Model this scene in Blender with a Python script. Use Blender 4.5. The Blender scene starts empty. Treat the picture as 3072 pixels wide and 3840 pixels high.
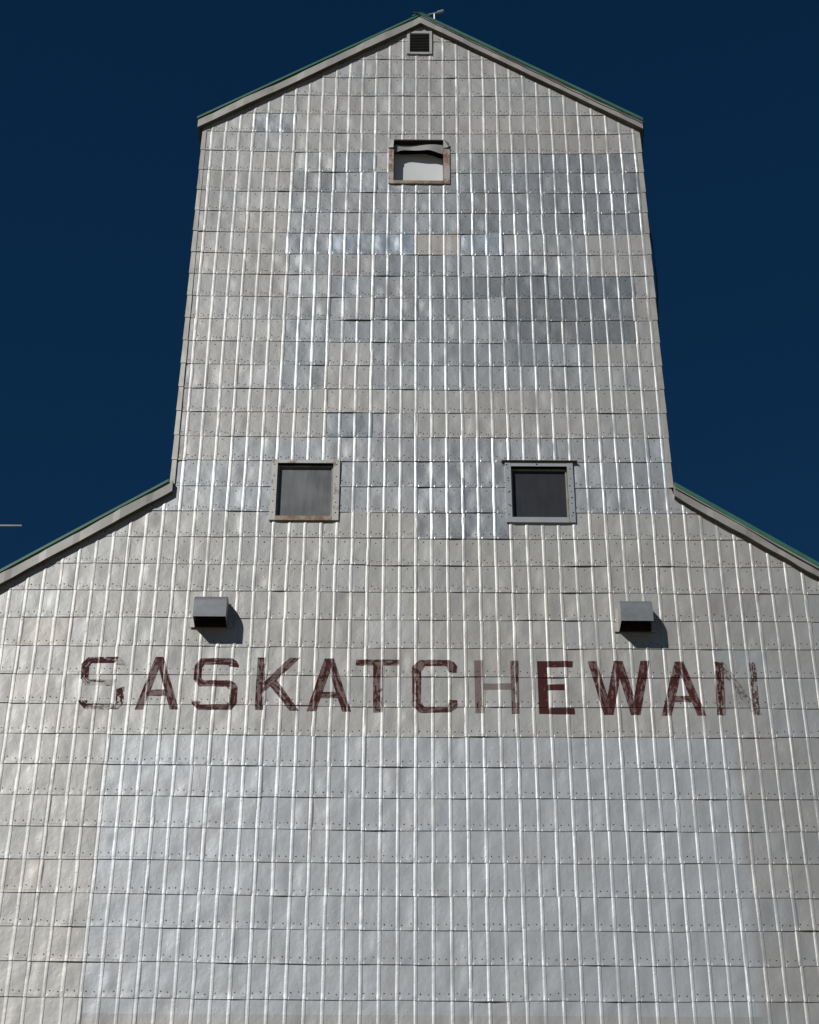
import bpy, bmesh, math, random
import numpy as np
from mathutils import Vector, Matrix

random.seed(7)
RNG = np.random.default_rng(11)
scene = bpy.context.scene
COL = scene.collection

# ---------------------------------------------------------------- camera
cam_d = bpy.data.cameras.new("camera")
cam = bpy.data.objects.new("camera", cam_d)
COL.objects.link(cam)
cam_d.sensor_fit = 'HORIZONTAL'
cam_d.sensor_width = 24.0
cam_d.lens = 24.0 * 7118.1 / 3072.0
cam_d.clip_end = 5000
_R = Vector((0.999977, -0.006152, 0.002955))
_U = Vector((-0.005940, -0.571266, 0.820744))
_F = Vector((0.003361, 0.820742, 0.571289))
cam.matrix_world = Matrix(((_R.x, _U.x, -_F.x, -0.10974),
                           (_R.y, _U.y, -_F.y, -15.06146),
                           (_R.z, _U.z, -_F.z, 1.65),
                           (0, 0, 0, 1)))
scene.camera = cam

# ---------------------------------------------------------------- sky, sun, exposure
SUN = Vector((-0.73, -1.0, 0.84)).normalized()          # towards the sun
elev = math.asin(SUN.z)
azim = math.atan2(SUN.x, SUN.y)                          # clockwise from +Y
world = bpy.data.worlds.new("World")
scene.world = world
world.use_nodes = True
wn = world.node_tree.nodes
wl = world.node_tree.links
wn.clear()
sky = wn.new('ShaderNodeTexSky')
sky.sky_type = 'NISHITA'
sky.sun_disc = False
sky.sun_elevation = elev
sky.sun_rotation = azim
sky.altitude = 600
sky.air_density = 0.75
sky.dust_density = 0.1
sky.ozone_density = 3.0
hs = wn.new('ShaderNodeHueSaturation')
hs.inputs['Hue'].default_value = 0.497
hs.inputs['Saturation'].default_value = 1.28
hs.inputs['Value'].default_value = 0.68
bg = wn.new('ShaderNodeBackground')
bg.inputs['Strength'].default_value = 0.05
out = wn.new('ShaderNodeOutputWorld')
wl.new(sky.outputs[0], hs.inputs['Color'])
wl.new(hs.outputs[0], bg.inputs['Color'])
wl.new(bg.outputs[0], out.inputs[0])

sun_d = bpy.data.lights.new("sun", 'SUN')
sun_d.energy = 4.0
sun_d.angle = math.radians(0.53)
sun_d.color = (1.0, 0.965, 0.91)
sun = bpy.data.objects.new("sun", sun_d)
sun.rotation_euler = SUN.to_track_quat('Z', 'Y').to_euler()
sun.location = (-30, -40, 40)
COL.objects.link(sun)

scene.view_settings.view_transform = 'Standard'
scene.view_settings.look = 'None'
scene.view_settings.exposure = -0.18
scene.view_settings.gamma = 1.0

# ---------------------------------------------------------------- materials
class NT:
    """small helper round a node tree"""
    def __init__(self, name):
        self.m = bpy.data.materials.new(name)
        self.m.use_nodes = True
        self.t = self.m.node_tree
        self.t.nodes.clear()
        self.out = self.n('ShaderNodeOutputMaterial')
        self.b = self.n('ShaderNodeBsdfPrincipled')
        self.l(self.b.outputs[0], self.out.inputs[0])
        self.tc = self.n('ShaderNodeTexCoord')
    def n(self, t, **kw):
        x = self.t.nodes.new(t)
        for k, v in kw.items():
            setattr(x, k, v)
        return x
    def l(self, a, b):
        self.t.links.new(a, b)
    def val(self, sock, v):
        if hasattr(v, 'is_output') or isinstance(v, bpy.types.NodeSocket):
            self.l(v, sock)
        else:
            sock.default_value = v
    def math(self, op, a, b=0.0, c=None, clamp=False):
        x = self.n('ShaderNodeMath', operation=op, use_clamp=clamp)
        self.val(x.inputs[0], a); self.val(x.inputs[1], b)
        if c is not None: self.val(x.inputs[2], c)
        return x.outputs[0]
    def ramp(self, f, lo, hi, a=0.0, b=1.0):
        x = self.n('ShaderNodeMapRange', interpolation_type='SMOOTHSTEP')
        self.val(x.inputs[0], f)
        x.inputs[1].default_value = lo; x.inputs[2].default_value = hi
        x.inputs[3].default_value = a; x.inputs[4].default_value = b
        return x.outputs[0]
    def mix(self, f, a, b, mode='MIX'):
        x = self.n('ShaderNodeMix', data_type='RGBA', blend_type=mode)
        self.val(x.inputs[0], f); self.val(x.inputs[6], a); self.val(x.inputs[7], b)
        return x.outputs[2]
    def scaled(self, sx, sy, sz, src=None):
        x = self.n('ShaderNodeMapping')
        x.inputs['Scale'].default_value = (sx, sy, sz)
        self.l(src if src is not None else self.tc.outputs['Object'], x.inputs[0])
        return x.outputs[0]
    def noise(self, vec, scale, detail=3.0, rough=0.55, dist=0.0):
        x = self.n('ShaderNodeTexNoise')
        self.l(vec, x.inputs['Vector'])
        x.inputs['Scale'].default_value = scale; x.inputs['Detail'].default_value = detail
        x.inputs['Roughness'].default_value = rough; x.inputs['Distortion'].default_value = dist
        return x.outputs[0]
    def bump(self, h, dist, strength=1.0, prev=None):
        x = self.n('ShaderNodeBump')
        x.inputs['Distance'].default_value = dist
        x.inputs['Strength'].default_value = strength
        self.l(h, x.inputs['Height'])
        if prev is not None: self.l(prev, x.inputs['Normal'])
        return x.outputs[0]

def plain(name, col, rough=0.6, metal=0.0, var=0.25, scale=6.0, bumpd=0.0):
    """one surface colour, mottled a little with noise"""
    t = NT(name)
    f = t.noise(t.tc.outputs['Object'], scale, 5.0)
    d = tuple(c * (1 - var) for c in col) + (1,)
    u = tuple(min(1, c * (1 + var)) for c in col) + (1,)
    t.l(t.mix(t.ramp(f, .3, .7), d, u), t.b.inputs['Base Color'])
    t.b.inputs['Roughness'].default_value = rough
    t.b.inputs['Metallic'].default_value = metal
    if bumpd:
        t.l(t.bump(f, bumpd), t.b.inputs['Normal'])
    return t.m

P = 0.1524          # rib pitch
H = 0.3048          # course height
Z0 = 7.2488         # height of course line 0
TAU = 2 * math.pi

def metal_cladding():
    t = NT("sheet_metal_cladding")
    at = t.n('ShaderNodeAttribute', attribute_name='tone')
    obj = t.tc.outputs['Object']
    sx = t.n('ShaderNodeSeparateXYZ'); t.l(obj, sx.inputs[0])
    X, Z = sx.outputs[0], sx.outputs[2]
    # later coat of bluish aluminium paint over a wide band of the lower wall
    m = t.math('MULTIPLY', t.ramp(X, -18.0 * P - .05, -18.0 * P + .09), t.ramp(X, 18.4 * P, 19.0 * P, 1.0, 0.0))
    m = t.math('MULTIPLY', m, t.math('GREATER_THAN', Z, Z0 - 0.4 * H))
    m = t.math('MULTIPLY', m, t.math('LESS_THAN', Z, Z0 + 8.0 * H))
    base = t.mix(m, at.outputs['Color'], (0.378, 0.401, 0.426, 1))
    # grime: broad soft mottling and faint runs down the sheets
    f1 = t.noise(obj, 3.0, 6.0, 0.6)
    base = t.mix(t.ramp(f1, .35, .72, 0.0, .30), base, (0.29, 0.278, 0.258, 1))
    f2 = t.noise(t.scaled(26, 26, 1.6), 1.0, 4.0)
    base = t.mix(t.ramp(f2, .55, .8, 0.0, .16), base, (0.21, 0.20, 0.185, 1))
    t.l(base, t.b.inputs['Base Color'])
    fresh = t.math('MAXIMUM', at.outputs['Alpha'], t.math('MULTIPLY', m, -0.15))
    t.l(t.math('MULTIPLY_ADD', fresh, 0.42, 0.31), t.b.inputs['Metallic'])
    r = t.math('MULTIPLY_ADD', fresh, -0.06, 0.485)
    r = t.math('MULTIPLY_ADD', t.noise(obj, 9.0, 4.0), 0.10, t.math('SUBTRACT', r, 0.05))
    t.l(r, t.b.inputs['Roughness'])
    # hail dings: scattered small domes; plus soft hand-worked unevenness
    vo = t.n('ShaderNodeTexVoronoi', feature='F1')
    t.l(t.scaled(1, 0.0, 1), vo.inputs['Vector']); vo.inputs['Scale'].default_value = 24.0
    ding = t.ramp(vo.outputs['Distance'], .05, .30, 1.0, 0.0)
    sc = t.n('ShaderNodeSeparateColor'); t.l(vo.outputs['Color'], sc.inputs[0])
    ding = t.math('MULTIPLY', ding, t.math('GREATER_THAN', sc.outputs[0], 0.62))
    ding = t.math('MULTIPLY', ding, t.math('MULTIPLY_ADD', at.outputs['Alpha'], -0.8, 1.0))
    soft = t.noise(t.scaled(1, 0.3, 0.8), 16.0, 2.0, .45)
    n1 = t.bump(soft, 0.0024, 1.0)
    n2 = t.bump(ding, 0.0006, 1.0, n1)
    t.l(n2, t.b.inputs['Normal'])
    return t.m

def paint():
    """maroon brush paint; film and cover come from the stroke, thinned on the rib flanks to imitate their glint"""
    t = NT("maroon_letter_paint")
    uv = t.n('ShaderNodeUVMap', uv_map='brush')
    at = t.n('ShaderNodeAttribute', attribute_name='wear')
    sc = t.n('ShaderNodeSeparateColor'); t.l(at.outputs['Color'], sc.inputs[0])
    film, cover, gaps = sc.outputs[0], sc.outputs[1], sc.outputs[2]
    streak = t.noise(t.scaled(7, 42, 1, uv.outputs[0]), 1.0, 5.0, .6, .6)
    blot = t.noise(t.scaled(13, 16, 1, uv.outputs[0]), 1.0, 4.0, .6, .8)
    mixn = t.math('MULTIPLY_ADD', t.math('MULTIPLY_ADD', streak, 0.55, t.math('MULTIPLY', blot, 0.45)), 2.0, -0.5)
    dense = t.ramp(t.math('ADD', mixn, cover), .97, 1.10)
    hole = t.ramp(t.math('ADD', t.math('MULTIPLY_ADD', blot, .6, t.math('MULTIPLY', streak, .4)), gaps), 1.02, 1.12)
    a = t.math('MAXIMUM', film, t.math('MULTIPLY', dense, 0.96))
    a = t.math('MULTIPLY', a, t.math('SUBTRACT', 1.0, hole))
    ox = t.n('ShaderNodeSeparateXYZ'); t.l(t.tc.outputs['Object'], ox.inputs[0])
    fr = t.math('FRACT', t.math('ADD', t.math('DIVIDE', ox.outputs[0], P), 100.0))
    rib = t.math('LESS_THAN', fr, 0.09)
    a = t.math('MULTIPLY', a, t.math('MULTIPLY_ADD', rib, -0.45, 1.0))  # thinner paint on rib flanks stands in for their bright highlight
    t.l(t.mix(dense, (0.150, 0.078, 0.078, 1), (0.052, 0.0145, 0.0130, 1)), t.b.inputs['Base Color'])
    t.b.inputs['Roughness'].default_value = 0.75
    t.b.inputs['Specular IOR Level'].default_value = 0.12
    tr = t.n('ShaderNodeBsdfTransparent')
    mx = t.n('ShaderNodeMixShader')
    t.l(a, mx.inputs[0]); t.l(tr.outputs[0], mx.inputs[1]); t.l(t.b.outputs[0], mx.inputs[2])
    t.l(mx.outputs[0], t.out.inputs[0])
    return t.m

def rusty_trim(name, base, amount):
    t = NT(name)
    obj = t.tc.outputs['Object']
    f = t.noise(obj, 7.0, 6.0, .65)
    g = t.noise(t.scaled(30, 30, 6), 1.0, 4.0)
    k = t.ramp(t.math('MULTIPLY_ADD', g, .35, f), .80 - amount, 1.0 - amount)
    c = t.mix(k, base + (1,), (0.17, 0.095, 0.05, 1))
    t.l(c, t.b.inputs['Base Color'])
    t.l(t.math('MULTIPLY_ADD', k, -0.45, 0.5), t.b.inputs['Metallic'])
    t.b.inputs['Roughness'].default_value = 0.55
    t.l(t.bump(f, .002), t.b.inputs['Normal'])
    return t.m

def dirty_glass(name, dust, amount, rough):
    t = NT(name)
    obj = t.tc.outputs['Object']
    f = t.noise(t.scaled(22, 22, 2.2), 1.0, 5.0, .6)
    g = t.noise(obj, 4.0, 3.0)
    k = t.ramp(t.math('MULTIPLY_ADD', f, .5, t.math('MULTIPLY', g, .5)), .32, .68, amount * .45, amount)
    t.l(t.mix(k, (0.010, 0.011, 0.013, 1), dust + (1,)), t.b.inputs['Base Color'])
    t.b.inputs['Roughness'].default_value = rough
    return t.m

M_CLAD = metal_cladding()
M_NAIL = plain("dark_nail_head", (0.045, 0.04, 0.035), 0.7, 0.2)
M_FASCIA = plain("weathered_fascia_metal", (0.36, 0.35, 0.33), 0.52, 0.45, .12, 4.0, .004)
M_BOARD = plain("grey_fascia_board_metal", (0.265, 0.262, 0.25), 0.55, 0.35, .16, 3.0, .004)
M_SOFFIT = plain("dark_soffit_board", (0.10, 0.085, 0.065), 0.85, 0, .3)
M_GREEN = plain("green_roof_metal", (0.020, 0.115, 0.070), 0.5, 0.0, .15)
M_TRIMG = rusty_trim("grey_window_trim_with_rust", (0.36, 0.36, 0.35), .10)
M_TRIMR = rusty_trim("rusty_window_trim", (0.34, 0.32, 0.305), .20)
M_TRIMC = plain("clean_grey_window_trim", (0.30, 0.32, 0.338), 0.5, 0.35, .06)
M_SILL = rusty_trim("rusty_window_sill", (0.25, 0.22, 0.165), .22)
M_GLASS_D = dirty_glass("dark_dirty_glass", (0.045, 0.048, 0.054), .55, .35)
M_GLASS_G = dirty_glass("dusty_grey_glass", (0.145, 0.155, 0.168), .9, .45)
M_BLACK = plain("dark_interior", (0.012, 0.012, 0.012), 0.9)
M_WOOD = plain("grey_window_stop", (0.26, 0.25, 0.22), .8)
M_WHITE = plain("white_panel", (0.50, 0.525, 0.545), .6, 0, .05, 3.0)
M_FLAP = plain("bent_grey_sheet", (0.25, 0.25, 0.25), .55, .4, .12)
M_HOOD = plain("dull_galvanised_hood", (0.17, 0.185, 0.20), .55, .35, .12, 9.0, .001)
M_VENTP = plain("pale_vent_plate", (0.33, 0.335, 0.335), .55, .3, .08)
M_SLAT = plain("louvre_slat", (0.045, 0.045, 0.045), .6, .3, .1)
M_PAINT = paint()
M_CABLE = plain("dark_cable_rubber", (0.03, 0.03, 0.03), .6)
M_ROD = plain("pale_steel_tube", (0.42, 0.41, 0.39), .45, .5, .1)
M_GROUND = plain("gravel_and_dry_grass", (0.20, 0.17, 0.11), .95, 0, .45, 1.4, .05)

# ---------------------------------------------------------------- mesh helpers
def link(name, me, mat=None, parent=None):
    o = bpy.data.objects.new(name, me)
    COL.objects.link(o)
    if mat is not None:
        for m in (mat if isinstance(mat, (list, tuple)) else [mat]):
            me.materials.append(m)
    if parent is not None:
        o.parent = parent
    return o

def obj(name, bm, mat=None, parent=None, smooth=False, label=None):
    me = bpy.data.meshes.new(name)
    bmesh.ops.recalc_face_normals(bm, faces=bm.faces[:])
    bm.to_mesh(me)
    bm.free()
    if smooth:
        me.polygons.foreach_set('use_smooth', [True] * len(me.polygons))
        me.set_sharp_from_angle(angle=math.radians(35))
    o = link(name, me, mat, parent)
    if label:
        o['label'] = label
    return o

def tag(o, label, cat, group=None, kind=None):
    if label: o['label'] = label
    if cat: o['category'] = cat
    if group: o['group'] = group
    if kind: o['kind'] = kind
    return o

def empty(name, loc):
    o = bpy.data.objects.new(name, None)
    o.empty_display_size = .3
    o.location = loc
    COL.objects.link(o)
    return o

def box(bm, x0, x1, y0, y1, z0, z1, bevel=0.0):
    vs = [bm.verts.new((x, y, z)) for z in (z0, z1) for y in (y0, y1) for x in (x0, x1)]
    fs = [(0, 1, 3, 2), (4, 6, 7, 5), (0, 4, 5, 1), (2, 3, 7, 6), (0, 2, 6, 4), (1, 5, 7, 3)]
    faces = [bm.faces.new([vs[i] for i in f]) for f in fs]
    if bevel:
        es = list({e for f in faces for e in f.edges})
        bmesh.ops.bevel(bm, geom=es, offset=bevel, segments=1, affect='EDGES')

def hexa(bm, a, b):
    """a solid between two loops of equal length"""
    va = [bm.verts.new(p) for p in a]; vb = [bm.verts.new(p) for p in b]
    n = len(va)
    bm.faces.new(va); bm.faces.new(list(reversed(vb)))
    for i in range(n):
        bm.faces.new((va[i], va[(i + 1) % n], vb[(i + 1) % n], vb[i]))

def tube(bm, pts, r, seg=8):
    pts = [Vector(p) for p in pts]
    rings = []
    up = Vector((0, 0, 1))
    for i, p in enumerate(pts):
        d = (pts[min(i + 1, len(pts) - 1)] - pts[max(i - 1, 0)]).normalized()
        a = d.cross(up)
        if a.length < .05: a = d.cross(Vector((0, 1, 0)))
        a.normalize(); b = d.cross(a).normalized()
        rings.append([bm.verts.new(p + r * (math.cos(TAU * k / seg) * a + math.sin(TAU * k / seg) * b)) for k in range(seg)])
    for i in range(len(rings) - 1):
        for k in range(seg):
            bm.faces.new((rings[i][k], rings[i][(k + 1) % seg], rings[i + 1][(k + 1) % seg], rings[i + 1][k]))
    bm.faces.new(list(reversed(rings[0]))); bm.faces.new(rings[-1])

# value noise on arrays
_T = RNG.random((256, 256))
def vnoise(x, z, seed=0):
    x = np.asarray(x) + 37.7 * seed + 500.3; z = np.asarray(z) + 19.3 * seed + 500.7
    xi = np.floor(x).astype(int); zi = np.floor(z).astype(int)
    u = x - xi; v = z - zi
    u = u * u * u * (u * (u * 6 - 15) + 10); v = v * v * v * (v * (v * 6 - 15) + 10)
    g = lambda a, b: _T[a % 256, b % 256]
    return ((g(xi, zi) * (1 - u) + g(xi + 1, zi) * u) * (1 - v) + (g(xi, zi + 1) * (1 - u) + g(xi + 1, zi + 1) * u) * v) * 2 - 1

# ---------------------------------------------------------------- ground
bm = bmesh.new()
R0 = 600
bmesh.ops.create_grid(bm, x_segments=40, y_segments=40, size=R0)
g = obj("ground", bm, M_GROUND)
tag(g, None, None, None, 'structure')

# ---------------------------------------------------------------- the elevator
EL = empty("grain_elevator", (0, 0, 0))
tag(EL, "tall grain elevator clad in ribbed grey sheet metal with maroon SASKATCHEWAN lettering", "grain elevator")

CXL, CXR = -2.382, 2.520            # cupola walls
AX = 0.062                          # ridge
AZ = 19.13                          # wall height under the ridge
SL = 0.702                          # roof slope
BXL, BXR = -4.60, 4.72              # walls of the main house
SHL, SHR = 12.40, 12.36             # where the lean-to roofs meet the cupola walls
DEP = 9.0                           # depth of the building
def roofline_cup(x): return AZ - SL * np.abs(x - AX)
def roofline_body(x):
    return np.where(x < CXL, SHL - .705 * (CXL - x), np.where(x > CXR, SHR - .715 * (x - CXR), 99.0))

# one entry per patch of sheets that differ from the rest: i0, i1, j0, j1, colour, freshness
GREY = np.array((.350, .356, .358)); BLUE = np.array((.325, .345, .362)); DARK = np.array((.190, .208, .225)); TAN = np.array((.37, .362, .350))
PATCH = [(-30, 30, 8, 15, np.array((.352, .354, .348)), 0), (-30, -18, -30, 7, np.array((.353, .354, .347)), 0), (-9, 12, 21, 30, BLUE * 1.0, .35), (0, 17, 28, 31, BLUE * .98, .4), (-30, 30, 16, 18, BLUE * 1.04, .35),
         (9, 18, 28, 31, BLUE * 1.02, .8), (3, 9, 28, 30, BLUE * .97, .7), (-9, -3, 29, 31, BLUE * .97, .5),
         (-6, 0, 27, 27, np.array((.37, .425, .48)), 1.0), (3, 6, 27, 27, np.array((.375, .42, .465)), 1.0), (0, 3, 27, 27, TAN, -.8),
         (-9, -6, 27, 27, np.array((.36, .39, .42)), .8), (-12, -9, 33, 33, np.array((.355, .385, .41)), 1.0),
         (3, 15, 25, 25, DARK * 1.08, .4), (6, 12, 24, 24, DARK, .4), (5, 15, 23, 23, DARK * 1.06, .4), (12, 15, 24, 24, DARK * 1.3, .5), (6, 9, 22, 22, DARK * 1.3, .2), (-3, 3, 24, 26, BLUE * .93, .6), (0, 6, 15, 17, BLUE * 1.06, .9),
         (3, 6, 18, 18, np.array((.38, .405, .43)), .9), (-6, -3, 19, 19, DARK * 1.2, .4), (-3, 0, 19, 19, BLUE * .86, .4), (-6, -3, 20, 22, GREY, .0), (-18, -12, 18, 26, GREY, 0), (-9, -6, 22, 24, BLUE * .9, .5),
         (18, 30, -30, 12, GREY * .90, 0)]
def sheet_tone(i, j):
    c, f = GREY.copy(), 0.0
    for i0, i1, j0, j1, col, fr in PATCH:
        if i0 <= i < i1 and j0 <= j <= j1:
            c, f = col.copy(), fr
    c = c * (1 + RNG.normal(0, .035)) + RNG.normal(0, .0035) * np.array((1, 0, -1))
    return c, f

CU = np.array((0, .045, .085, .185, .212, .245, .275, .40, .53, .66, .80, .925, .955))      # columns inside one rib pitch
CO = np.array((0, .62, 1., 1., 0, 0, 0, 0, 0, 0, 0, 0, 0)) * 0.0042                          # rib
BO = np.array((0, 0, 0, 0, 0, 0, 1., 1., 1., 1., 1., 1., 0)) * 0.0016                      # joggle along the lower edge
RZ = np.array((0, .020, .026, .06, .105, .15, .195, .24, .28, .3048, .322))
RB = np.array((1., 1., 0, 0, 0, 0, 0, 0, 0, 0, 0))
HOLES = [(-.235, .314, 16.56, 17.185), (-1.338, -.800, 12.068, 12.698), (.947, 1.495, 12.068, 12.674),
         (-.065, .167, 18.627, 18.951)]

def sag(x, z):
    """the old tower has settled in the middle"""
    t = np.clip((z - 12.5) / 4.0, 0, 1)
    return t * .030 * (((x - AX) / 2.45) ** 2 - .35) + np.clip((12.5 - z) / 4, 0, 1) * (-.006) * x * np.clip(-x / 2, -.4, 1)

class Sheets:
    def __init__(self): self.V, self.F, self.T, self.M, self.n = [], [], [], [], 0
    def grid(self, X, Y, Z, tone):
        r, c = X.shape
        self.V.append(np.stack((X, Y, Z), -1).reshape(-1, 3))
        idx = np.arange(r * c).reshape(r, c) + self.n
        q = np.stack((idx[:-1, :-1], idx[:-1, 1:], idx[1:, 1:], idx[1:, :-1]), -1).reshape(-1, 4)
        self.F.append(q); self.M.append(np.zeros(len(q), int))
        self.T.append(np.tile(tone, (r * c, 1))); self.n += r * c
    def nail(self, x, y, z, r=.0052, h=.004):
        a = np.arange(6) * TAU / 6 + random.random()
        ring = np.stack((x + r * np.cos(a), np.full(6, y - .0008), z + r * np.sin(a)), -1)
        top = np.stack((x + .6 * r * np.cos(a), np.full(6, y - h), z + .6 * r * np.sin(a)), -1)
        self.V.append(np.vstack((ring, top)))
        b = self.n
        q = [(b + k, b + (k + 1) % 6, b + 6 + (k + 1) % 6, b + 6 + k) for k in range(6)]
        q += [(b + 6, b + 7, b + 8, b + 9), (b + 9, b + 10, b + 11, b + 6)]
        self.F.append(np.array(q)); self.M.append(np.ones(8, int))
        self.T.append(np.tile((.05, .05, .05, 0), (12, 1))); self.n += 12
    def arrays(self):
        V = np.vstack(self.V); F = np.vstack(self.F); M = np.concatenate(self.M); T = np.vstack(self.T)
        Q = V[F]
        area = np.abs((Q[:, 2, 0] - Q[:, 0, 0]) * (Q[:, 3, 2] - Q[:, 1, 2]) - (Q[:, 3, 0] - Q[:, 1, 0]) * (Q[:, 2, 2] - Q[:, 0, 2]))
        keep = area > 1e-7
        for x0, x1, z0, z1 in HOLES:
            inn = ((Q[..., 0] > x0) & (Q[..., 0] < x1) & (Q[..., 2] > z0) & (Q[..., 2] < z1)).any(1)
            keep &= ~inn
        return V, F[keep], M[keep], T
    def build(self, name, parent, label=None):
        V, F, M, T = self.arrays()
        used = np.zeros(len(V), bool); used[F.ravel()] = True
        mp = np.cumsum(used) - 1
        V2, T2, F2 = V[used], T[used], mp[F]
        me = bpy.data.meshes.new(name)
        me.vertices.add(len(V2)); me.vertices.foreach_set('co', V2.astype(np.float32).ravel())
        me.loops.add(F2.size); me.loops.foreach_set('vertex_index', F2.astype(np.int32).ravel())
        me.polygons.add(len(F2)); me.polygons.foreach_set('loop_start', np.arange(0, F2.size, 4, dtype=np.int32))
        me.polygons.foreach_set('material_index', M.astype(np.int32))
        me.update(calc_edges=True); me.validate()
        a = me.attributes.new('tone', 'FLOAT_COLOR', 'POINT')
        a.data.foreach_set('color', T2.astype(np.float32).ravel())
        me.polygons.foreach_set('use_smooth', np.ones(len(me.polygons), bool))
        me.set_sharp_from_angle(angle=math.radians(16))
        o = link(name, me, [M_CLAD, M_NAIL], parent)
        if label: o['label'] = label
        return o

def clad(j0, j1, xl, xr, top, coarse=False):
    S = Sheets()
    i0 = int(math.floor(xl / P / 3)) * 3; i1 = int(math.ceil(xr / P))
    for j in range(j0, j1):
        zb = Z0 + j * H
        courseoff = RNG.normal(0, .0020)
        for i in range(i0, i1, 3):
            col, fr = sheet_tone(i + .5, j)
            tone = (col[0], col[1], col[2], max(fr, 0) if fr >= 0 else fr)
            us = np.concatenate([k + CU for k in range(3)] + [np.array((3., 3.045, 3.085, 3.185, 3.212, 3.245))])
            ob = np.concatenate([CO] * 3 + [np.array((-.0012, .0016, .0031, .0031, -.0012, -.0022))])
            bb = np.concatenate([BO] * 3 + [np.zeros(6)])
            rz, rb = (RZ, RB) if not coarse else (RZ[[0, 1, 2, 6, 10]], RB[[0, 1, 2, 6, 10]])
            x = (i + us) * P + RNG.normal(0, .0025)
            wob = RNG.normal(0, .0012, 2)
            Xg, Zg = np.meshgrid(x, rz)
            ribk = np.repeat(RNG.uniform(.75, 1.2, 4), 13)[:len(us)]
            bent = 1 - .30 * np.clip(vnoise(Xg * 3.3, (zb + Zg) * 7.0, 13), 0, 1) - .5 * np.clip(vnoise(Xg * 4.1, (zb + Zg) * 16.0, 17) - .45, 0, 1)
            O = ob[None, :] * ribk[None, :] * bent + bb[None, :] * rb[:, None]
            O = O + .0057 - .0039 * (Zg / H)
            dz = RNG.normal(0, .0030)
            yaw = RNG.normal(0, .0055) * (2.2 if fr > .3 else 1.0)
            pit = RNG.normal(0, .0035)
            xl0 = Xg - x[0]
            O = O + (xl0 - 1.5 * P) * yaw * .8 + (Zg - H / 2) * pit
            Zw = zb + Zg
            sd = RNG.integers(0, 50)
            amp = .0034 + .0010 * max(fr, 0)
            edge = np.clip(np.minimum(Zg, H - Zg) / .05, 0.25, 1)
            O = O + amp * vnoise(Xg * 9.5, Zw * 4.5, sd) * edge + .0020 * vnoise(Xg * 2.3, Zw * 1.6, 3) + .007 * vnoise(Xg * .8, Zw * .55, 7)
            O[:2] += .0034 * np.clip(vnoise(Xg[0] * 5.5, Zw[0] * 0 + j * 3.1, 5), -.15, 1)                 # lower edge curls here and there
            if RNG.random() < .16:                                                          # lower edge sprung open
                cx = RNG.uniform(x[0] + .05, x[-1] - .05)
                O = O + RNG.uniform(.004, .008) * np.exp(-((Xg - cx) / RNG.uniform(.05, .16)) ** 2) * np.clip(1 - Zg / .07, 0, 1) ** 1.5
            if RNG.random() < .22:                                                          # a knock
                cx, cz = RNG.uniform(x[0], x[-1]), RNG.uniform(.05, .25)
                O = O - RNG.uniform(-.006, .008) * np.exp(-((Xg - cx) / .05) ** 2 - ((Zg - cz) / .045) ** 2)
            Xs = Xg + wob[0] * (Zg / H - .5)
            Zs = Zw + courseoff + dz + .0022 * vnoise(Xg * 1.9, Zw * 0 + j * 7.7, 9)
            Zs = Zs + sag(Xs, Zw)
            Xs = np.clip(Xs, xl, xr)
            lim = top(Xs)
            over = Zs > lim
            Zs = np.minimum(Zs, lim)
            if over.all(): continue
            S.grid(Xs, -O, Zs, tone)
            # nails
            def put(u, zz):
                xx = (i + u) * P
                if not (xl + .01 < xx < xr - .01): return
                cx = int(np.argmin(np.abs(x - xx))); rz_ = int(np.argmin(np.abs(rz - zz)))
                zz = Zs[rz_, cx] + (zz - rz[rz_])
                if zz > top(np.array(xx)) - .02: return
                for h in HOLES:
                    if h[0] - .02 < xx < h[1] + .02 and h[2] - .02 < zz < h[3] + .02: return
                S.nail(xx, -np.interp(xx, x, O[rz_]) , zz, r=.0060 * RNG.uniform(.85, 1.2))
            if not coarse:
                n3 = j >= 13 and fr < .75
                for k in range(3):
                    e = lambda s: RNG.normal(0, s)
                    if n3:
                        put(k + .34 + e(.03), .062 + e(.006)); put(k + .60 + e(.04), .044 + e(.004)); put(k + .82 + e(.04), .047 + e(.006))
                    else:
                        put(k + .36 + e(.04), .056 + e(.005)); put(k + .80 + e(.04), .054 + e(.005))
                    if j >= 13 and RNG.random() < .9: put(k + .58 + e(.05), .262 + e(.006))
    return S

S_body = clad(-3, 17, BXL, BXR, roofline_body)
S_low = clad(-24, -3, BXL, BXR, lambda x: np.full(np.shape(x), 99.0), True)
S_cup = clad(17, 40, CXL, CXR, roofline_cup)
S_body.build("wall", EL, "lower wall of ribbed sheet metal under the lettering")
S_low.build("wall", EL)
S_cup.build("cupola_wall", EL)

# corner strips of the cupola: short folded pieces, one per course, each lapping the one below
for sx, x0 in ((-1, CXL), (1, CXR)):
    bm = bmesh.new()
    for j in range(17, 33):
        z = Z0 + j * H + float(sag(np.array(x0), np.array(Z0 + j * H)))
        w = .043 + RNG.normal(0, .002)
        if z > roofline_cup(x0): break
        z1 = min(z + H + .012, roofline_cup(x0) - .0)
        o0, o1 = .0185 + RNG.normal(0, .0008), .0125
        e0, e1 = .0085, .0025
        xi, ta = x0 - sx * w, RNG.normal(0, .0012)
        # front leg, then side leg
        a = [(xi, -o0, z), (x0 + sx * e0, -o0 - ta, z), (x0 + sx * e0, .05, z), (x0, .05, z), (x0, -o0 + .006, z), (xi, -o0 + .006, z)]
        b = [(xi, -o1, z1), (x0 + sx * e1, -o1, z1), (x0 + sx * e1, .05, z1), (x0, .05, z1), (x0, -o1 + .004, z1), (xi, -o1 + .004, z1)]
        hexa(bm, a, b)
    obj("corner_trim", bm, M_FASCIA, EL)

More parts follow.
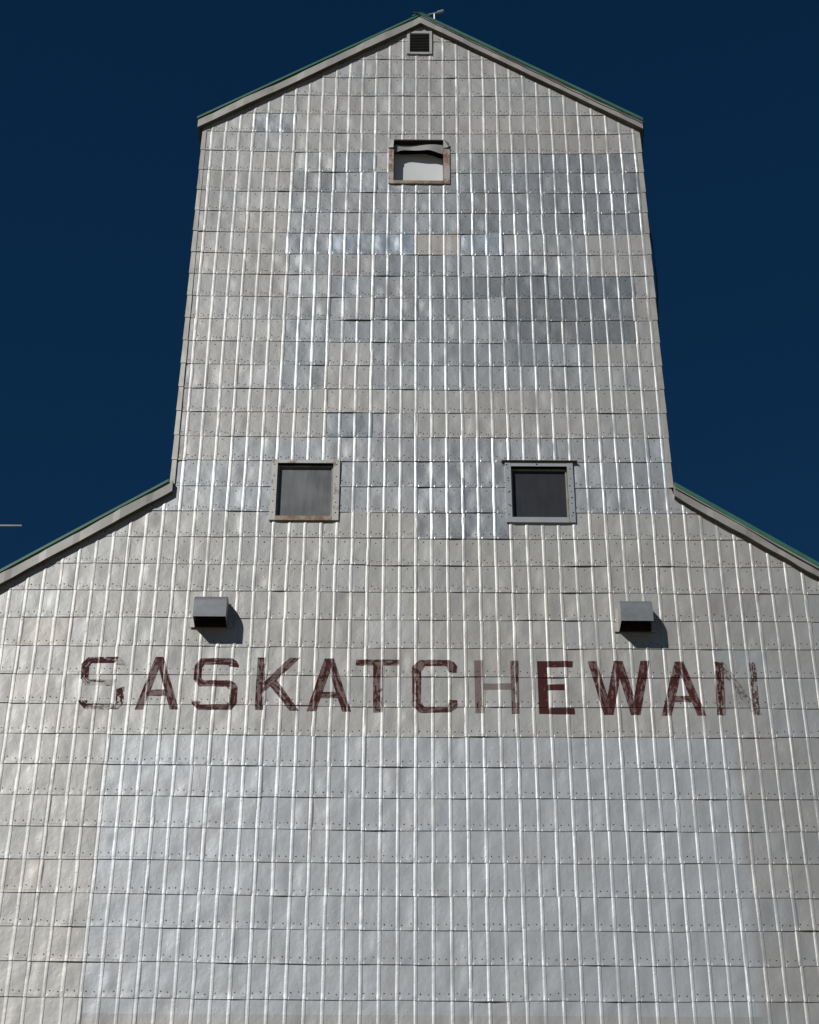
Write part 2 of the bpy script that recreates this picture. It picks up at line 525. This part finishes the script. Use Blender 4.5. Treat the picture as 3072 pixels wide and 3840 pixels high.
# side and rear walls, ribbed
def side_wall(name, axis, at, lo, hi, zlo, zhi_fn, sgn):
    bm = bmesh.new()
    n = int((hi - lo) / P)
    prev = None
    for k in range(n):
        for u, h in ((0, 0), (.1, .006), (.195, .006), (.212, 0)):
            s = min(lo + (k + u) * P, hi)
            def pt(z): return (at + sgn * h, s, z) if axis == 'x' else (s, at + sgn * h, z)
            v = [bm.verts.new(pt(zlo(s))), bm.verts.new(pt(zhi_fn(s)))]
            if prev: bm.faces.new((prev[0], v[0], v[1], prev[1]))
            prev = v
    v = [bm.verts.new((at, hi, zlo(hi)) if axis == 'x' else (hi, at, zlo(hi))), bm.verts.new((at, hi, zhi_fn(hi)) if axis == 'x' else (hi, at, zhi_fn(hi)))]
    bm.faces.new((prev[0], v[0], v[1], prev[1]))
    return obj(name, bm, M_FASCIA, EL)
rl = lambda x: float(roofline_cup(np.array(x))); rbd = lambda x: float(roofline_body(np.array(x)))
side_wall("cupola_side_wall", 'x', CXL, .02, DEP, lambda s: SHL - .4, lambda s: rl(CXL), -1)
side_wall("cupola_side_wall", 'x', CXR, .02, DEP, lambda s: SHR - .4, lambda s: rl(CXR), 1)
side_wall("side_wall", 'x', BXL, .02, DEP, lambda s: 0, lambda s: rbd(BXL), -1)
side_wall("side_wall", 'x', BXR, .02, DEP, lambda s: 0, lambda s: rbd(BXR), 1)
side_wall("rear_wall", 'y', DEP, BXL, BXR, lambda s: 0, lambda s: min(rbd(s), 12.3), 1)
side_wall("cupola_rear_wall", 'y', DEP + .012, CXL, CXR, lambda s: 12.0, rl, 1)

# ---------------------------------------------------------------- roofs and fascias
FY = -.062                                    # front of the fascia boards
def rake(p0, p1, hv, wav, seed, n=30):
    """fascia board whose TOP edge runs p0 -> p1 (x, z); hv tall, slightly buckled"""
    bm = bmesh.new()
    L = []
    for k in range(n + 1):
        t = k / n
        x = p0[0] + (p1[0] - p0[0]) * t; z = p0[1] + (p1[1] - p0[1]) * t
        w = wav * vnoise(np.array(t * 9.0), np.array(0.3), seed); q = wav * vnoise(np.array(t * 14.0), np.array(4.3), seed)
        yy = FY - (.004 if (t * 3.7 + seed * .37) % 1.0 < .5 else 0) - .5 * wav * float(vnoise(np.array(t * 6.0), np.array(9.), seed))
        L.append([(x, yy, z + .12 * float(w)), (x, yy, z - hv + .9 * float(q) * .6), (x, -.004, z - hv + .004), (x, -.004, z)])
    rings = [[bm.verts.new(p) for p in r] for r in L]
    for a, b in zip(rings, rings[1:]):
        for k in range(4):
            f = bm.faces.new((a[k], a[(k + 1) % 4], b[(k + 1) % 4], b[k]))
            if k == 1: f.material_index = 1
    bm.faces.new(rings[0]); bm.faces.new(list(reversed(rings[-1])))
    return bm
OV = .055
EL_x, ER_x = -2.440, 2.556
obj("fascia", rake((EL_x, 17.452), (AX, 19.208), .124, .012, 1), [M_BOARD, M_SOFFIT], EL)
obj("fascia", rake((AX, 19.208), (ER_x, 17.468), .122, .014, 2), [M_BOARD, M_SOFFIT], EL)
def sl(xa, za, s, x): return za - s * abs(x - xa)
XL2, XR2 = BXL - .15, BXR + .15
obj("fascia", rake((XL2, sl(-2.352, 12.454, .705, XL2)), (-2.352, 12.454), .128, .014, 3, 40), [M_BOARD, M_SOFFIT], EL)
obj("fascia", rake((2.524, 12.414), (XR2, sl(2.524, 12.414, .717, XR2)), .120, .016, 4, 40), [M_BOARD, M_SOFFIT], EL)

# roof slabs: green metal with standing seams, from just in front of the fascia to the back
def slab(name, x0, z0, x1, z1, th=.034, yf=FY - .012, yb=DEP + .08, seams=True):
    bm = bmesh.new()
    def prism(ya, yb_, za, zb):
        hexa(bm, [(x0, ya, z0 + za), (x1, ya, z1 + za), (x1, ya, z1 + zb), (x0, ya, z0 + zb)],
                 [(x0, yb_, z0 + za), (x1, yb_, z1 + za), (x1, yb_, z1 + zb), (x0, yb_, z0 + zb)])
    prism(yf, yb, .003, th)
    y = yf + .45
    while seams and y < yb:
        prism(y, y + .03, th, th + .028); y += .45
    return obj(name, bm, M_GREEN, EL)
slab("cupola_roof", EL_x - .012, 17.452, AX, 19.208)
slab("cupola_roof", AX + .001, 19.208, ER_x + .008, 17.468, .046)
slab("lean_to_roof", XL2 - .02, sl(-2.352, 12.454, .705, XL2 - .02), CXL - .010, sl(-2.352, 12.454, .705, CXL - .010))
slab("lean_to_roof", CXR + .012, sl(2.524, 12.414, .717, CXR + .012), XR2 + .02, sl(2.524, 12.414, .717, XR2 + .02), .05)
# eave boards along the cupola sides and the lean-to edges
for x0, x1, z in ((EL_x, EL_x + .052, 17.452), (ER_x - .030, ER_x, 17.468), (XL2, XL2 + .05, sl(-2.352, 12.454, .705, XL2)), (XR2 - .05, XR2, sl(2.524, 12.414, .717, XR2))):
    bm = bmesh.new(); box(bm, x0, x1, -.002, DEP, z - .12, z - .002)
    obj("eave_board", bm, M_SOFFIT, EL)
# folded ridge cap, a little crumpled at its front end
bm = bmesh.new()
for y0, y1, w, d in ((FY - .02, .5, .10, .0), (.49, 3, .12, .008), (2.99, DEP + .08, .12, .012)):
    for s in (-1, 1):
        hexa(bm, [(AX, y0, 19.252 + d), (AX + s * w, y0, 19.252 + d - SL * w + .012), (AX + s * w, y0, 19.246 + d - SL * w), (AX, y0, 19.243 + d)],
                 [(AX, y1, 19.252 + d), (AX + s * w, y1, 19.252 + d - SL * w), (AX + s * w, y1, 19.246 + d - SL * w), (AX, y1, 19.243 + d)])
obj("ridge_cap", bm, M_GREEN, EL)
# lifted drip edge along the two right-hand fascias
def lifted(name, p0, p1, amp, w, seed, n=44):
    bm = bmesh.new(); prev = None
    for k in range(n + 1):
        t = k / n
        x = p0[0] + (p1[0] - p0[0]) * t; z = p0[1] + (p1[1] - p0[1]) * t
        q = amp * (.5 + .5 * float(vnoise(np.array(t * 5.2), np.array(.7), seed))) + .006
        ring = [bm.verts.new(c) for c in ((x, FY - .006, z), (x, FY - .010 - q * .5, z - w - q * .9), (x, FY - .007 - q * .5, z - w - q * .9), (x, FY - .002, z - .003))]
        if prev:
            for a in range(4): bm.faces.new((prev[a], prev[(a + 1) % 4], ring[(a + 1) % 4], ring[a]))
        else: bm.faces.new(ring)
        prev = ring
    bm.faces.new(list(reversed(prev)))
    return obj(name, bm, M_FASCIA, EL)
lifted("drip_edge", (2.530, 12.412), (XR2, sl(2.524, 12.414, .717, XR2) - .002), .034, .012, 12)

# ---------------------------------------------------------------- windows
def frame_bm(ox0, ox1, oz0, oz1, ix0, ix1, iz0, iz1, yf, yb, top=True):
    bm = bmesh.new()
    box(bm, ox0, ix0, yf, yb, oz0, oz1, .002)
    box(bm, ix1, ox1, yf, yb, oz0, oz1, .002)
    if top: box(bm, ix0 - .0015, ix1 + .0015, yf + .002, yb, iz1, oz1 - .001, .002)
    return bm
YF = -.024
def reveal(parent, x0, x1, z0, z1, depth, mat):
    bm = bmesh.new()
    t = .018
    y0 = YF + .003
    box(bm, x0 - t, x0, y0, depth + .02, z0 - t, z1 + t); box(bm, x1, x1 + t, y0, depth + .02, z0 - t, z1 + t)
    box(bm, x0, x1, y0, depth + .02, z0 - t, z0)
    obj("jamb", bm, mat, parent)
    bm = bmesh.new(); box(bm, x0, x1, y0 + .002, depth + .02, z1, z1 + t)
    return obj("jamb", bm, M_BLACK, parent)  # head jamb in black: shade at the top of the reveal put into colour

def window(ox0, ox1, oz0, oz1, ix0, ix1, iz0, iz1, mt, mglass, depth, label, sillmat):
    w = obj("window", frame_bm(ox0, ox1, oz0, oz1, ix0, ix1, iz0, iz1, YF, .01), mt, EL, label=label)
    bm = bmesh.new(); box(bm, ix0 - .0015, ix1 + .0015, YF - .003, .01, oz0 - .004, iz0 - .001, .003)
    obj("sill", bm, sillmat, w)
    reveal(w, ix0, ix1, iz0, iz1, depth, M_WOOD)
    bm = bmesh.new(); box(bm, ix0 + .001, ix1 - .001, depth, depth + .004, iz0 + .001, iz1 - .001)
    obj("pane", bm, mglass, w)
    bm = bmesh.new(); s = .016
    y0, y1 = depth - .014, depth - .001
    box(bm, ix0 + .001, ix0 + s, y0, y1, iz0 + .002, iz1 - .002); box(bm, ix1 - s, ix1 - .001, y0, y1, iz0 + .002, iz1 - .002)
    box(bm, ix0 + s, ix1 - s, y0 + .002, y1, iz1 - s, iz1 - .001); box(bm, ix0 + s, ix1 - s, y0 + .002, y1, iz0 + .001, iz0 + .007)
    obj("glazing_stop", bm, M_WOOD, w)
    # nail heads on the trim
    for k in range(5):
        for xx in ((ox0 + ix0) / 2, (ix1 + ox1) / 2):
            z = oz0 + (oz1 - oz0) * (.10 + .2 * k) + random.uniform(-.02, .02)
            bm = bmesh.new(); box(bm, xx - .006, xx + .006, YF - .003, YF + .001, z - .006, z + .006, .002)
            obj("nail", bm, M_NAIL, w)
    return w

w2 = window(-1.402, -.731, 12.016, 12.740, -1.342, -.797, 12.068, 12.698, M_TRIMG, M_GLASS_G, .035,
            "window with dusty grey glass and rust along its sill", M_SILL)
w3 = window(.886, 1.556, 12.006, 12.726, .946, 1.496, 12.068, 12.674, M_TRIMC, M_GLASS_D, .040,
            "window with dark glass in clean blue-grey trim", M_TRIMC)
bm = bmesh.new(); box(bm, .855, 1.600, YF - .020, .0, 12.728, 12.736, .002)
obj("drip_cap", bm, M_SOFFIT, w3)
# torn edges in the trim of that window
for x, z in ((.905, 12.69), (.915, 12.53), (.925, 12.37), (.93, 12.20), (1.515, 12.44), (1.53, 12.30), (1.535, 12.12), (1.20, 12.70)):
    bm = bmesh.new(); box(bm, x - .009, x + .008, YF - .0018, YF + .001, z - .006, z + .005, .003)
    obj("scuff", bm, M_NAIL, w3)

# top window: open hole with a white sheet set back in it and a bent grey sheet hanging across the top
ix0, ix1, iz0, iz1 = -.237, .314, 16.560, 17.180
w1 = empty("window", (0, 0, 0)); w1.parent = EL
w1['label'] = "topmost window with rusty trim, blocked by a white sheet and a bent grey sheet"
for a, b in ((-.296, ix0), (ix1, .386)):
    bm = bmesh.new(); box(bm, a, b, YF, .01, 16.512, 17.06, .002)
    obj("trim", bm, M_TRIMR, w1)
bm = bmesh.new(); box(bm, ix0 - .0015, ix1 + .0015, YF - .003, .01, 16.508, iz0 - .001, .003)
obj("sill", bm, M_SILL, w1)
reveal(w1, ix0, ix1, iz0, iz1, .16, M_TRIMR)
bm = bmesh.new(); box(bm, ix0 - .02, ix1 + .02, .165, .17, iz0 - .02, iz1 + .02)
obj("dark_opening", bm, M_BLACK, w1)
def sheet(bm, x0, x1, zt, zb, yfn, n=24, th=.003):
    prev = None
    for k in range(n + 1):
        t = k / n; x = x0 + (x1 - x0) * t
        r = [bm.verts.new((x, yfn(t, 1), zt(t))), bm.verts.new((x, yfn(t, 0), zb(t))), bm.verts.new((x, yfn(t, 0) + th, zb(t))), bm.verts.new((x, yfn(t, 1) + th, zt(t)))]
        if prev:
            for a in range(4): bm.faces.new((prev[a], prev[(a + 1) % 4], r[(a + 1) % 4], r[a]))
        else: bm.faces.new(r)
        prev = r
    bm.faces.new(list(reversed(prev)))
def interp(t, pts): return float(np.interp(t, [p[0] for p in pts], [p[1] for p in pts]))
bm = bmesh.new()
smooth = lambda t, pts: float(np.mean([interp(min(1, max(0, t + d)), pts) for d in (-.06, -.03, 0, .03, .06)]))
sheet(bm, ix0 + .004, ix1 - .004, lambda t: smooth(t, [(0, 17.115), (.2, 17.11), (.45, 17.12), (.62, 17.128), (.8, 17.095), (1, 17.03)]),
      lambda t: iz0 + .002, lambda t, s: .112 + .012 * math.sin(3.1 * t) + (.010 if s else 0))
obj("white_panel", bm, M_WHITE, w1, True)
bm = bmesh.new()
sheet(bm, ix0 + .003, ix1 - .003, lambda t: 17.163 - .006 * t, lambda t: smooth(t, [(0, 17.02), (.08, 17.05), (.16, 17.080), (.3, 17.077), (.55, 17.062), (.72, 17.066), (.85, 17.03), (1, 17.0)]),
      lambda t, s: .016 + .012 * math.sin(6 * t) + (.008 if s else 0))
obj("bent_sheet", bm, M_FLAP, w1, True)
bm = bmesh.new()      # cladding folded back at both upper corners
hexa(bm, [(-.300, YF - .012, 17.055), (-.243, YF - .020, 17.05), (-.238, YF - .008, 17.185), (-.300, YF - .006, 17.19)],
         [(-.300, YF - .004, 17.055), (-.243, YF - .006, 17.05), (-.238, YF - .002, 17.185), (-.300, YF - .001, 17.19)])
obj("folded_flap", bm, M_VENTP, w1)
bm = bmesh.new()
hexa(bm, [(.318, YF - .030, 17.170), (.318, YF - .006, 17.055), (.372, YF - .018, 17.062), (.380, YF - .010, 17.122)],
         [(.318, YF - .024, 17.170), (.318, YF - .000, 17.055), (.372, YF - .012, 17.062), (.380, YF - .004, 17.122)])
obj("folded_flap", bm, M_HOOD, w1)  # darker blue-grey stands in for sky reflected in this flap

# louvred gable vent
bm = bmesh.new()
vx0, vx1, vz0, vz1 = -.100, .197, 18.598, 18.990
bx0, bx1, bz0, bz1 = -.063, .165, 18.630, 18.948
box(bm, vx0, bx0, -.026, 0, vz0, vz1, .002); box(bm, bx1, vx1, -.026, 0, vz0, vz1, .002)
box(bm, bx0 - .001, bx1 + .001, -.024, 0, vz0, bz0, .002); box(bm, bx0 - .001, bx1 + .001, -.024, 0, bz1, vz1, .002)
vent = obj("louvre_vent", bm, M_VENTP, EL)
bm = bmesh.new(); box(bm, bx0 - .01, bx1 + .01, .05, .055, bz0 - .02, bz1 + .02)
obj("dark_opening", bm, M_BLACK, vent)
bm = bmesh.new()
NS = 12
for k in range(NS):
    z = bz0 + (k + .15) * (bz1 - bz0) / NS
    hexa(bm, [(bx0, -.022, z), (bx0, -.022, z + .0035), (bx0, -.019, z + .0035), (bx0, .030, z + .012), (bx0, .030, z + .008)],
             [(bx1, -.022, z), (bx1, -.022, z + .0035), (bx1, -.019, z + .0035), (bx1, .030, z + .012), (bx1, .030, z + .008)])
obj("louvre_slat", bm, M_SLAT, vent)

# ---------------------------------------------------------------- vent hoods
def hood(x0, x1, zb):
    bm = bmesh.new()
    q, zs, b = .203, zb + .165, .105
    prof = [(0.002, zs + b)]
    for k in range(1, 9):
        a = math.pi / 2 * (1 - k / 8)
        prof.append((q * math.cos(a), zs + b * math.sin(a) + .01 * math.sin(math.pi * k / 8)))
    prof += [(q, zb + .08), (q, zb)]
    A = [bm.verts.new((x0, -.012 - a, z)) for a, z in prof]; B = [bm.verts.new((x1, -.012 - a, z)) for a, z in prof]
    for k in range(len(prof) - 1): bm.faces.new((A[k], A[k + 1], B[k + 1], B[k]))
    for S, s in ((A, x0), (B, x1)):
        c = bm.verts.new((s, -.012, zb))
        bm.faces.new(S + [c]).material_index = 1  # ends in paler metal: the bright lit side put into the colour
    bmesh.ops.recalc_face_normals(bm, faces=bm.faces[:])
    r = bmesh.ops.solidify(bm, geom=bm.faces[:], thickness=.0025)
    h = obj("vent_hood", bm, [M_HOOD, M_FASCIA], EL, True)
    bm = bmesh.new(); box(bm, x0 + .004, x1 - .004, -.024, -.018, zb + .002, zb + .2)
    obj("hood_shade_panel", bm, M_BLACK, h)  # black panel added for the darkness inside the hood
    for s, xa in ((-1, x0), (1, x1)):
        bm = bmesh.new()
        a, c = sorted((xa, xa + s * .046)); box(bm, a, c, -.026, -.020, zb - .004, zb + .092, .0015)
        a, c = sorted((xa, xa + s * .026)); box(bm, a, c, -.027, -.021, zb + .090, zb + .250, .0015)
        obj("flange", bm, M_FASCIA, h)
    return h
hood(-2.034, -1.732, 10.806)
hood(1.897, 2.195, 10.784)

# ---------------------------------------------------------------- painted letters
LETTERS = [
    ('S', [[(-2.993,10.487),(-2.707,10.489),(-2.732,10.422),(-2.95,10.421)],[(-2.707,10.489),(-2.662,10.461),(-2.636,10.419),(-2.638,10.391),(-2.73,10.404),(-2.732,10.425)],[(-2.993,10.487),(-2.948,10.424),(-2.971,10.382),(-3.041,10.416)],[(-3.041,10.416),(-2.968,10.382),(-2.966,10.277),(-3.037,10.263)],[(-3.037,10.263),(-2.966,10.277),(-2.94,10.252),(-2.982,10.191)],[(-2.982,10.191),(-2.94,10.252),(-2.704,10.254),(-2.734,10.188)],[(-2.704,10.254),(-2.66,10.23),(-2.631,10.182),(-2.701,10.154),(-2.734,10.188)],[(-2.631,10.182),(-2.625,10.017),(-2.696,10.03),(-2.701,10.154)],[(-2.625,10.017),(-2.67,9.949),(-2.712,10.007),(-2.696,10.03)],[(-2.67,9.949),(-2.97,9.95),(-2.957,10.006),(-2.712,10.007)],[(-2.97,9.95),(-3.032,10.015),(-3.027,10.042),(-2.948,10.036),(-2.957,10.006)]]),
    ('A', [[(-2.371,10.494),(-2.295,10.494),(-2.436,9.946),(-2.519,9.946)],[(-2.371,10.494),(-2.295,10.494),(-2.119,9.948),(-2.202,9.948)],[(-2.392,10.148),(-2.257,10.149),(-2.237,10.084),(-2.408,10.083)]]),
    ('S', [[(-1.956,10.482),(-1.67,10.484),(-1.697,10.418),(-1.915,10.417)],[(-1.67,10.484),(-1.626,10.456),(-1.602,10.414),(-1.604,10.386),(-1.696,10.4),(-1.697,10.421)],[(-1.956,10.482),(-1.913,10.419),(-1.937,10.377),(-2.006,10.412)],[(-2.006,10.412),(-1.935,10.377),(-1.936,10.273),(-2.008,10.258)],[(-2.008,10.258),(-1.936,10.273),(-1.91,10.248),(-1.955,10.186)],[(-1.955,10.186),(-1.91,10.248),(-1.675,10.249),(-1.707,10.184)],[(-1.675,10.249),(-1.631,10.226),(-1.604,10.178),(-1.675,10.15),(-1.707,10.184)],[(-1.604,10.178),(-1.604,10.013),(-1.674,10.026),(-1.675,10.15)],[(-1.604,10.013),(-1.651,9.944),(-1.691,10.003),(-1.674,10.026)],[(-1.651,9.944),(-1.951,9.945),(-1.937,10.001),(-1.691,10.003)],[(-1.951,9.945),(-2.011,10.01),(-2.005,10.038),(-1.926,10.031),(-1.937,10.001)]]),
    ('K', [[(-1.436,10.49),(-1.357,10.49),(-1.358,9.944),(-1.436,9.943)],[(-1.136,10.493),(-1.041,10.494),(-1.355,10.131),(-1.374,10.221)],[(-1.316,10.2),(-1.252,10.26),(-1.04,9.943),(-1.127,9.942)]]),
    ('A', [[(-0.821,10.488),(-0.734,10.489),(-0.885,9.937),(-0.968,9.937)],[(-0.821,10.488),(-0.734,10.489),(-0.566,9.936),(-0.645,9.936)],[(-0.839,10.138),(-0.681,10.139),(-0.661,10.074),(-0.856,10.073)]]),
    ('T', [[(-0.535,10.482),(-0.134,10.485),(-0.134,10.419),(-0.534,10.416)],[(-0.376,10.42),(-0.284,10.421),(-0.284,9.931),(-0.369,9.93)]]),
    ('C', [[(0.051,10.479),(0.319,10.481),(0.299,10.414),(0.102,10.413)],[(0.319,10.481),(0.363,10.459),(0.391,10.415),(0.387,10.342),(0.317,10.344),(0.299,10.414)],[(0.051,10.479),(0.102,10.413),(0.067,10.362),(-0.019,10.405)],[(-0.019,10.405),(0.067,10.362),(0.063,10.036),(-0.016,10.0)],[(-0.016,10.0),(0.063,10.036),(0.094,9.99),(0.051,9.929)],[(0.051,9.929),(0.094,9.99),(0.302,9.992),(0.326,9.935)],[(0.326,9.935),(0.302,9.992),(0.315,10.063),(0.39,10.064),(0.393,9.988)]]),
    ('H', [[(0.551,10.479),(0.631,10.48),(0.633,9.93),(0.554,9.929)],[(0.63,10.238),(0.885,10.24),(0.883,10.171),(0.632,10.169)],[(0.88,10.48),(0.955,10.48),(0.949,9.927),(0.881,9.927)]]),
    ('E', [[(1.124,10.479),(1.213,10.479),(1.211,9.927),(1.125,9.927)],[(1.21,10.479),(1.457,10.481),(1.451,10.41),(1.21,10.409)],[(1.209,10.232),(1.368,10.236),(1.365,10.172),(1.21,10.171)],[(1.211,9.988),(1.448,9.989),(1.452,9.926),(1.208,9.924)]]),
    ('W', [[(1.592,10.478),(1.67,10.479),(1.8,9.92),(1.71,9.92)],[(1.833,10.48),(1.911,10.481),(1.8,9.92),(1.71,9.92)],[(1.833,10.48),(1.911,10.481),(2.037,9.922),(1.953,9.921)],[(2.074,10.482),(2.159,10.482),(2.041,9.922),(1.953,9.921)]]),
    ('A', [[(2.389,10.474),(2.468,10.474),(2.319,9.916),(2.231,9.915)],[(2.389,10.474),(2.468,10.474),(2.631,9.918),(2.552,9.917)],[(2.358,10.119),(2.506,10.12),(2.517,10.055),(2.344,10.054)]]),
    ('N', [[(2.747,10.473),(2.833,10.473),(2.813,9.922),(2.729,9.921)],[(2.755,10.473),(2.84,10.473),(3.138,9.929),(3.05,9.928)],[(3.069,10.47),(3.133,10.47),(3.12,9.924),(3.058,9.923)]]),
]
#        film, cover, gaps per letter
WEAR = [(.18, .56, .49), (.56, .46, .30), (.66, .60, .14), (.58, .50, .26), (.60, .54, .22), (.60, .52, .18),
        (.66, .58, .14), (.50, .26, .05), (.74, .74, .05), (.62, .58, .20), (.60, .54, .30), (.20, .50, .48)]
NAMES = ["thinly worn first letter S", "brushed maroon letter A between two letters S", "dark maroon letter S before the K", "brushed maroon letter K",
         "maroon letter A before the T", "maroon letter T", "maroon letter C with clipped corners", "faint thin letter H", "darkest solid maroon letter E",
         "streaky maroon letter W", "maroon letter A after the W", "almost worn away last letter N"]
Vb, Fb, Mb, Tb = S_body.arrays()
Fb = Fb[Mb == 0]
Cb = Vb[Fb].mean(1)
# single strokes of the most worn letters
STROKE = {40: [(.16, .62, .47), (.12, .52, .52), (.2, .60, .46), (.2, .60, .46), (.16, .56, .49), (.14, .52, .50), (.08, .44, .55), (.12, .55, .49), (.10, .50, .53), (.14, .60, .48), (.16, .62, .46)],
          47: [(.50, .34, .05), (.42, .26, .05), (.50, .38, .08)],
          51: [(.30, .56, .44), (.08, .52, .50), (.08, .51, .51)]}
def letter(ch, strokes, wear, label, seed):
    rn = random.Random(seed)
    bm = bmesh.new()
    uvl = bm.loops.layers.uv.new('brush')
    wl_ = bm.verts.layers.float_color.new('wear')
    for si, poly in enumerate(strokes):
        pts = [Vector((p[0], 0, p[1])) for p in poly]
        area = sum(a.x * b.z - b.x * a.z for a, b in zip(pts, pts[1:] + pts[:1]))
        if area < 0: pts.reverse()
        xs = [p.x for p in pts]; zs = [p.z for p in pts]
        pad = .06
        sel = Fb[(Cb[:, 0] > min(xs) - pad) & (Cb[:, 0] < max(xs) + pad) & (Cb[:, 2] > min(zs) - pad) & (Cb[:, 2] < max(zs) + pad)]
        ids = np.unique(sel); mp = {int(v): k for k, v in enumerate(ids)}
        tmp = bmesh.new()
        vv = [tmp.verts.new((Vb[v, 0], Vb[v, 1] - .0011 - .00035 * si, Vb[v, 2])) for v in ids]
        for f in sel:
            try: tmp.faces.new([vv[mp[int(v)]] for v in f])
            except ValueError: pass
        for a, b in zip(pts, pts[1:] + pts[:1]):
            d = b - a
            if d.length < 1e-4: continue
            nrm = Vector((d.z, 0, -d.x)).normalized()
            j = Vector((rn.uniform(-.0025, .0025), 0, rn.uniform(-.0025, .0025)))
            bmesh.ops.bisect_plane(tmp, geom=tmp.verts[:] + tmp.edges[:] + tmp.faces[:], plane_co=a + j, plane_no=nrm, clear_outer=True)
        cx, cz = sum(xs) / len(xs), sum(zs) / len(zs)
        e = max(((b - a) for a, b in zip(pts, pts[1:] + pts[:1])), key=lambda v: v.length).normalized()
        n = Vector((-e.z, 0, e.x)); ou, ov = rn.uniform(0, 50), rn.uniform(0, 50)
        if seed in STROKE: wear = STROKE[seed][si]
        fw = (wear[0] * rn.uniform(.85, 1.1), wear[1] + rn.uniform(-.06, .06), wear[2] + rn.uniform(-.05, .05))
        vm = {}
        for v in tmp.verts:
            w = bm.verts.new(v.co); w[wl_] = (fw[0], fw[1], fw[2], 1); vm[v] = w
        for f in tmp.faces:
            nf = bm.faces.new([vm[v] for v in f.verts])
            for lp in nf.loops:
                q = Vector((lp.vert.co.x - cx, 0, lp.vert.co.z - cz))
                lp[uvl].uv = (q.dot(e) + ou, q.dot(n) + ov)
        tmp.free()
    me = bpy.data.meshes.new("letter")
    bm.to_mesh(me); bm.free()
    o = link("letter", me, M_PAINT, EL)
    o['label'] = label
for k, (ch, st) in enumerate(LETTERS):
    letter(ch, st, WEAR[k], NAMES[k], 40 + k)

# ---------------------------------------------------------------- loose things
def catenary(p, q, n, drop, seed, amp=.006):
    r = random.Random(seed); pts = []
    for k in range(n + 1):
        t = k / n
        pts.append(Vector(p).lerp(Vector(q), t) + Vector((0, r.uniform(-.3, .3) * amp, -drop * math.sin(math.pi * t) + r.uniform(-1, 1) * amp)))
    return pts
# cable: over the ridge, down along the right-hand fascia, round the corner and down the side of the cupola
pts = [Vector((-.03, FY - .03, 19.235)), Vector((.02, FY - .032, 19.225))]
pts += catenary((.07, FY - .024, 19.190), (1.1, FY - .024, 18.455), 12, .006, 3)
pts += catenary((1.16, FY - .024, 18.415), (2.566, FY - .028, 17.430), 14, .010, 4)
pts += [Vector((2.570, .03, 17.36)), Vector((2.545, .16, 17.12)), Vector((2.537, .20, 16.6)), Vector((2.536, .14, 16.25)), Vector((2.543, .09, 16.0)), Vector((2.562, .07, 15.72)),
        Vector((2.568, .06, 15.4)), Vector((2.566, .06, 15.1)), Vector((2.552, .07, 14.75)), Vector((2.538, .12, 14.3)), Vector((2.537, .16, 13.8)), Vector((2.537, .16, 12.62))]
bm = bmesh.new(); tube(bm, pts, .0075, 6)
tag(obj("cable", bm, M_CABLE, None, True), "thin dark cable following the right roof edge and hanging down the side of the cupola", "cable")

# small post with a tilted bar beside the ridge
RA = empty("roof_aerial", (.232, .30, 19.12))
tag(RA, "small pale aerial with a tilted bar on a short post beside the roof peak", "aerial")
bm = bmesh.new(); tube(bm, [(0, 0, 0), (0, 0, .545)], .011, 8)
obj("post", bm, M_ROD, RA, True)
bm = bmesh.new(); tube(bm, [(-.075, 0, .535), (-.02, 0, .552), (.04, 0, .575)], .009, 8); tube(bm, [(.04, 0, .575), (.108, 0, .603)], .019, 8)
obj("bar", bm, M_ROD, RA, True)

# aerial on the left lean-to roof, its boom end reaching into view
LA = empty("roof_aerial", (-4.32, 1.0, 11.09))
tag(LA, "long thin grey boom reaching in level above the left green roof", "aerial")
bm = bmesh.new(); tube(bm, [(0, 0, 0), (0, 0, 1.62)], .02, 10)
obj("post", bm, M_ROD, LA, True)
zb_ = 1.65 + (11.945 - 1.65) * (16.06 / 15.06) - 11.09
bm = bmesh.new(); tube(bm, [(-.6, 0, zb_ - .003), (-4.016 + .11 * 0 + 4.32, 0, zb_)], .011, 10)
obj("boom", bm, M_ROD, LA, True)
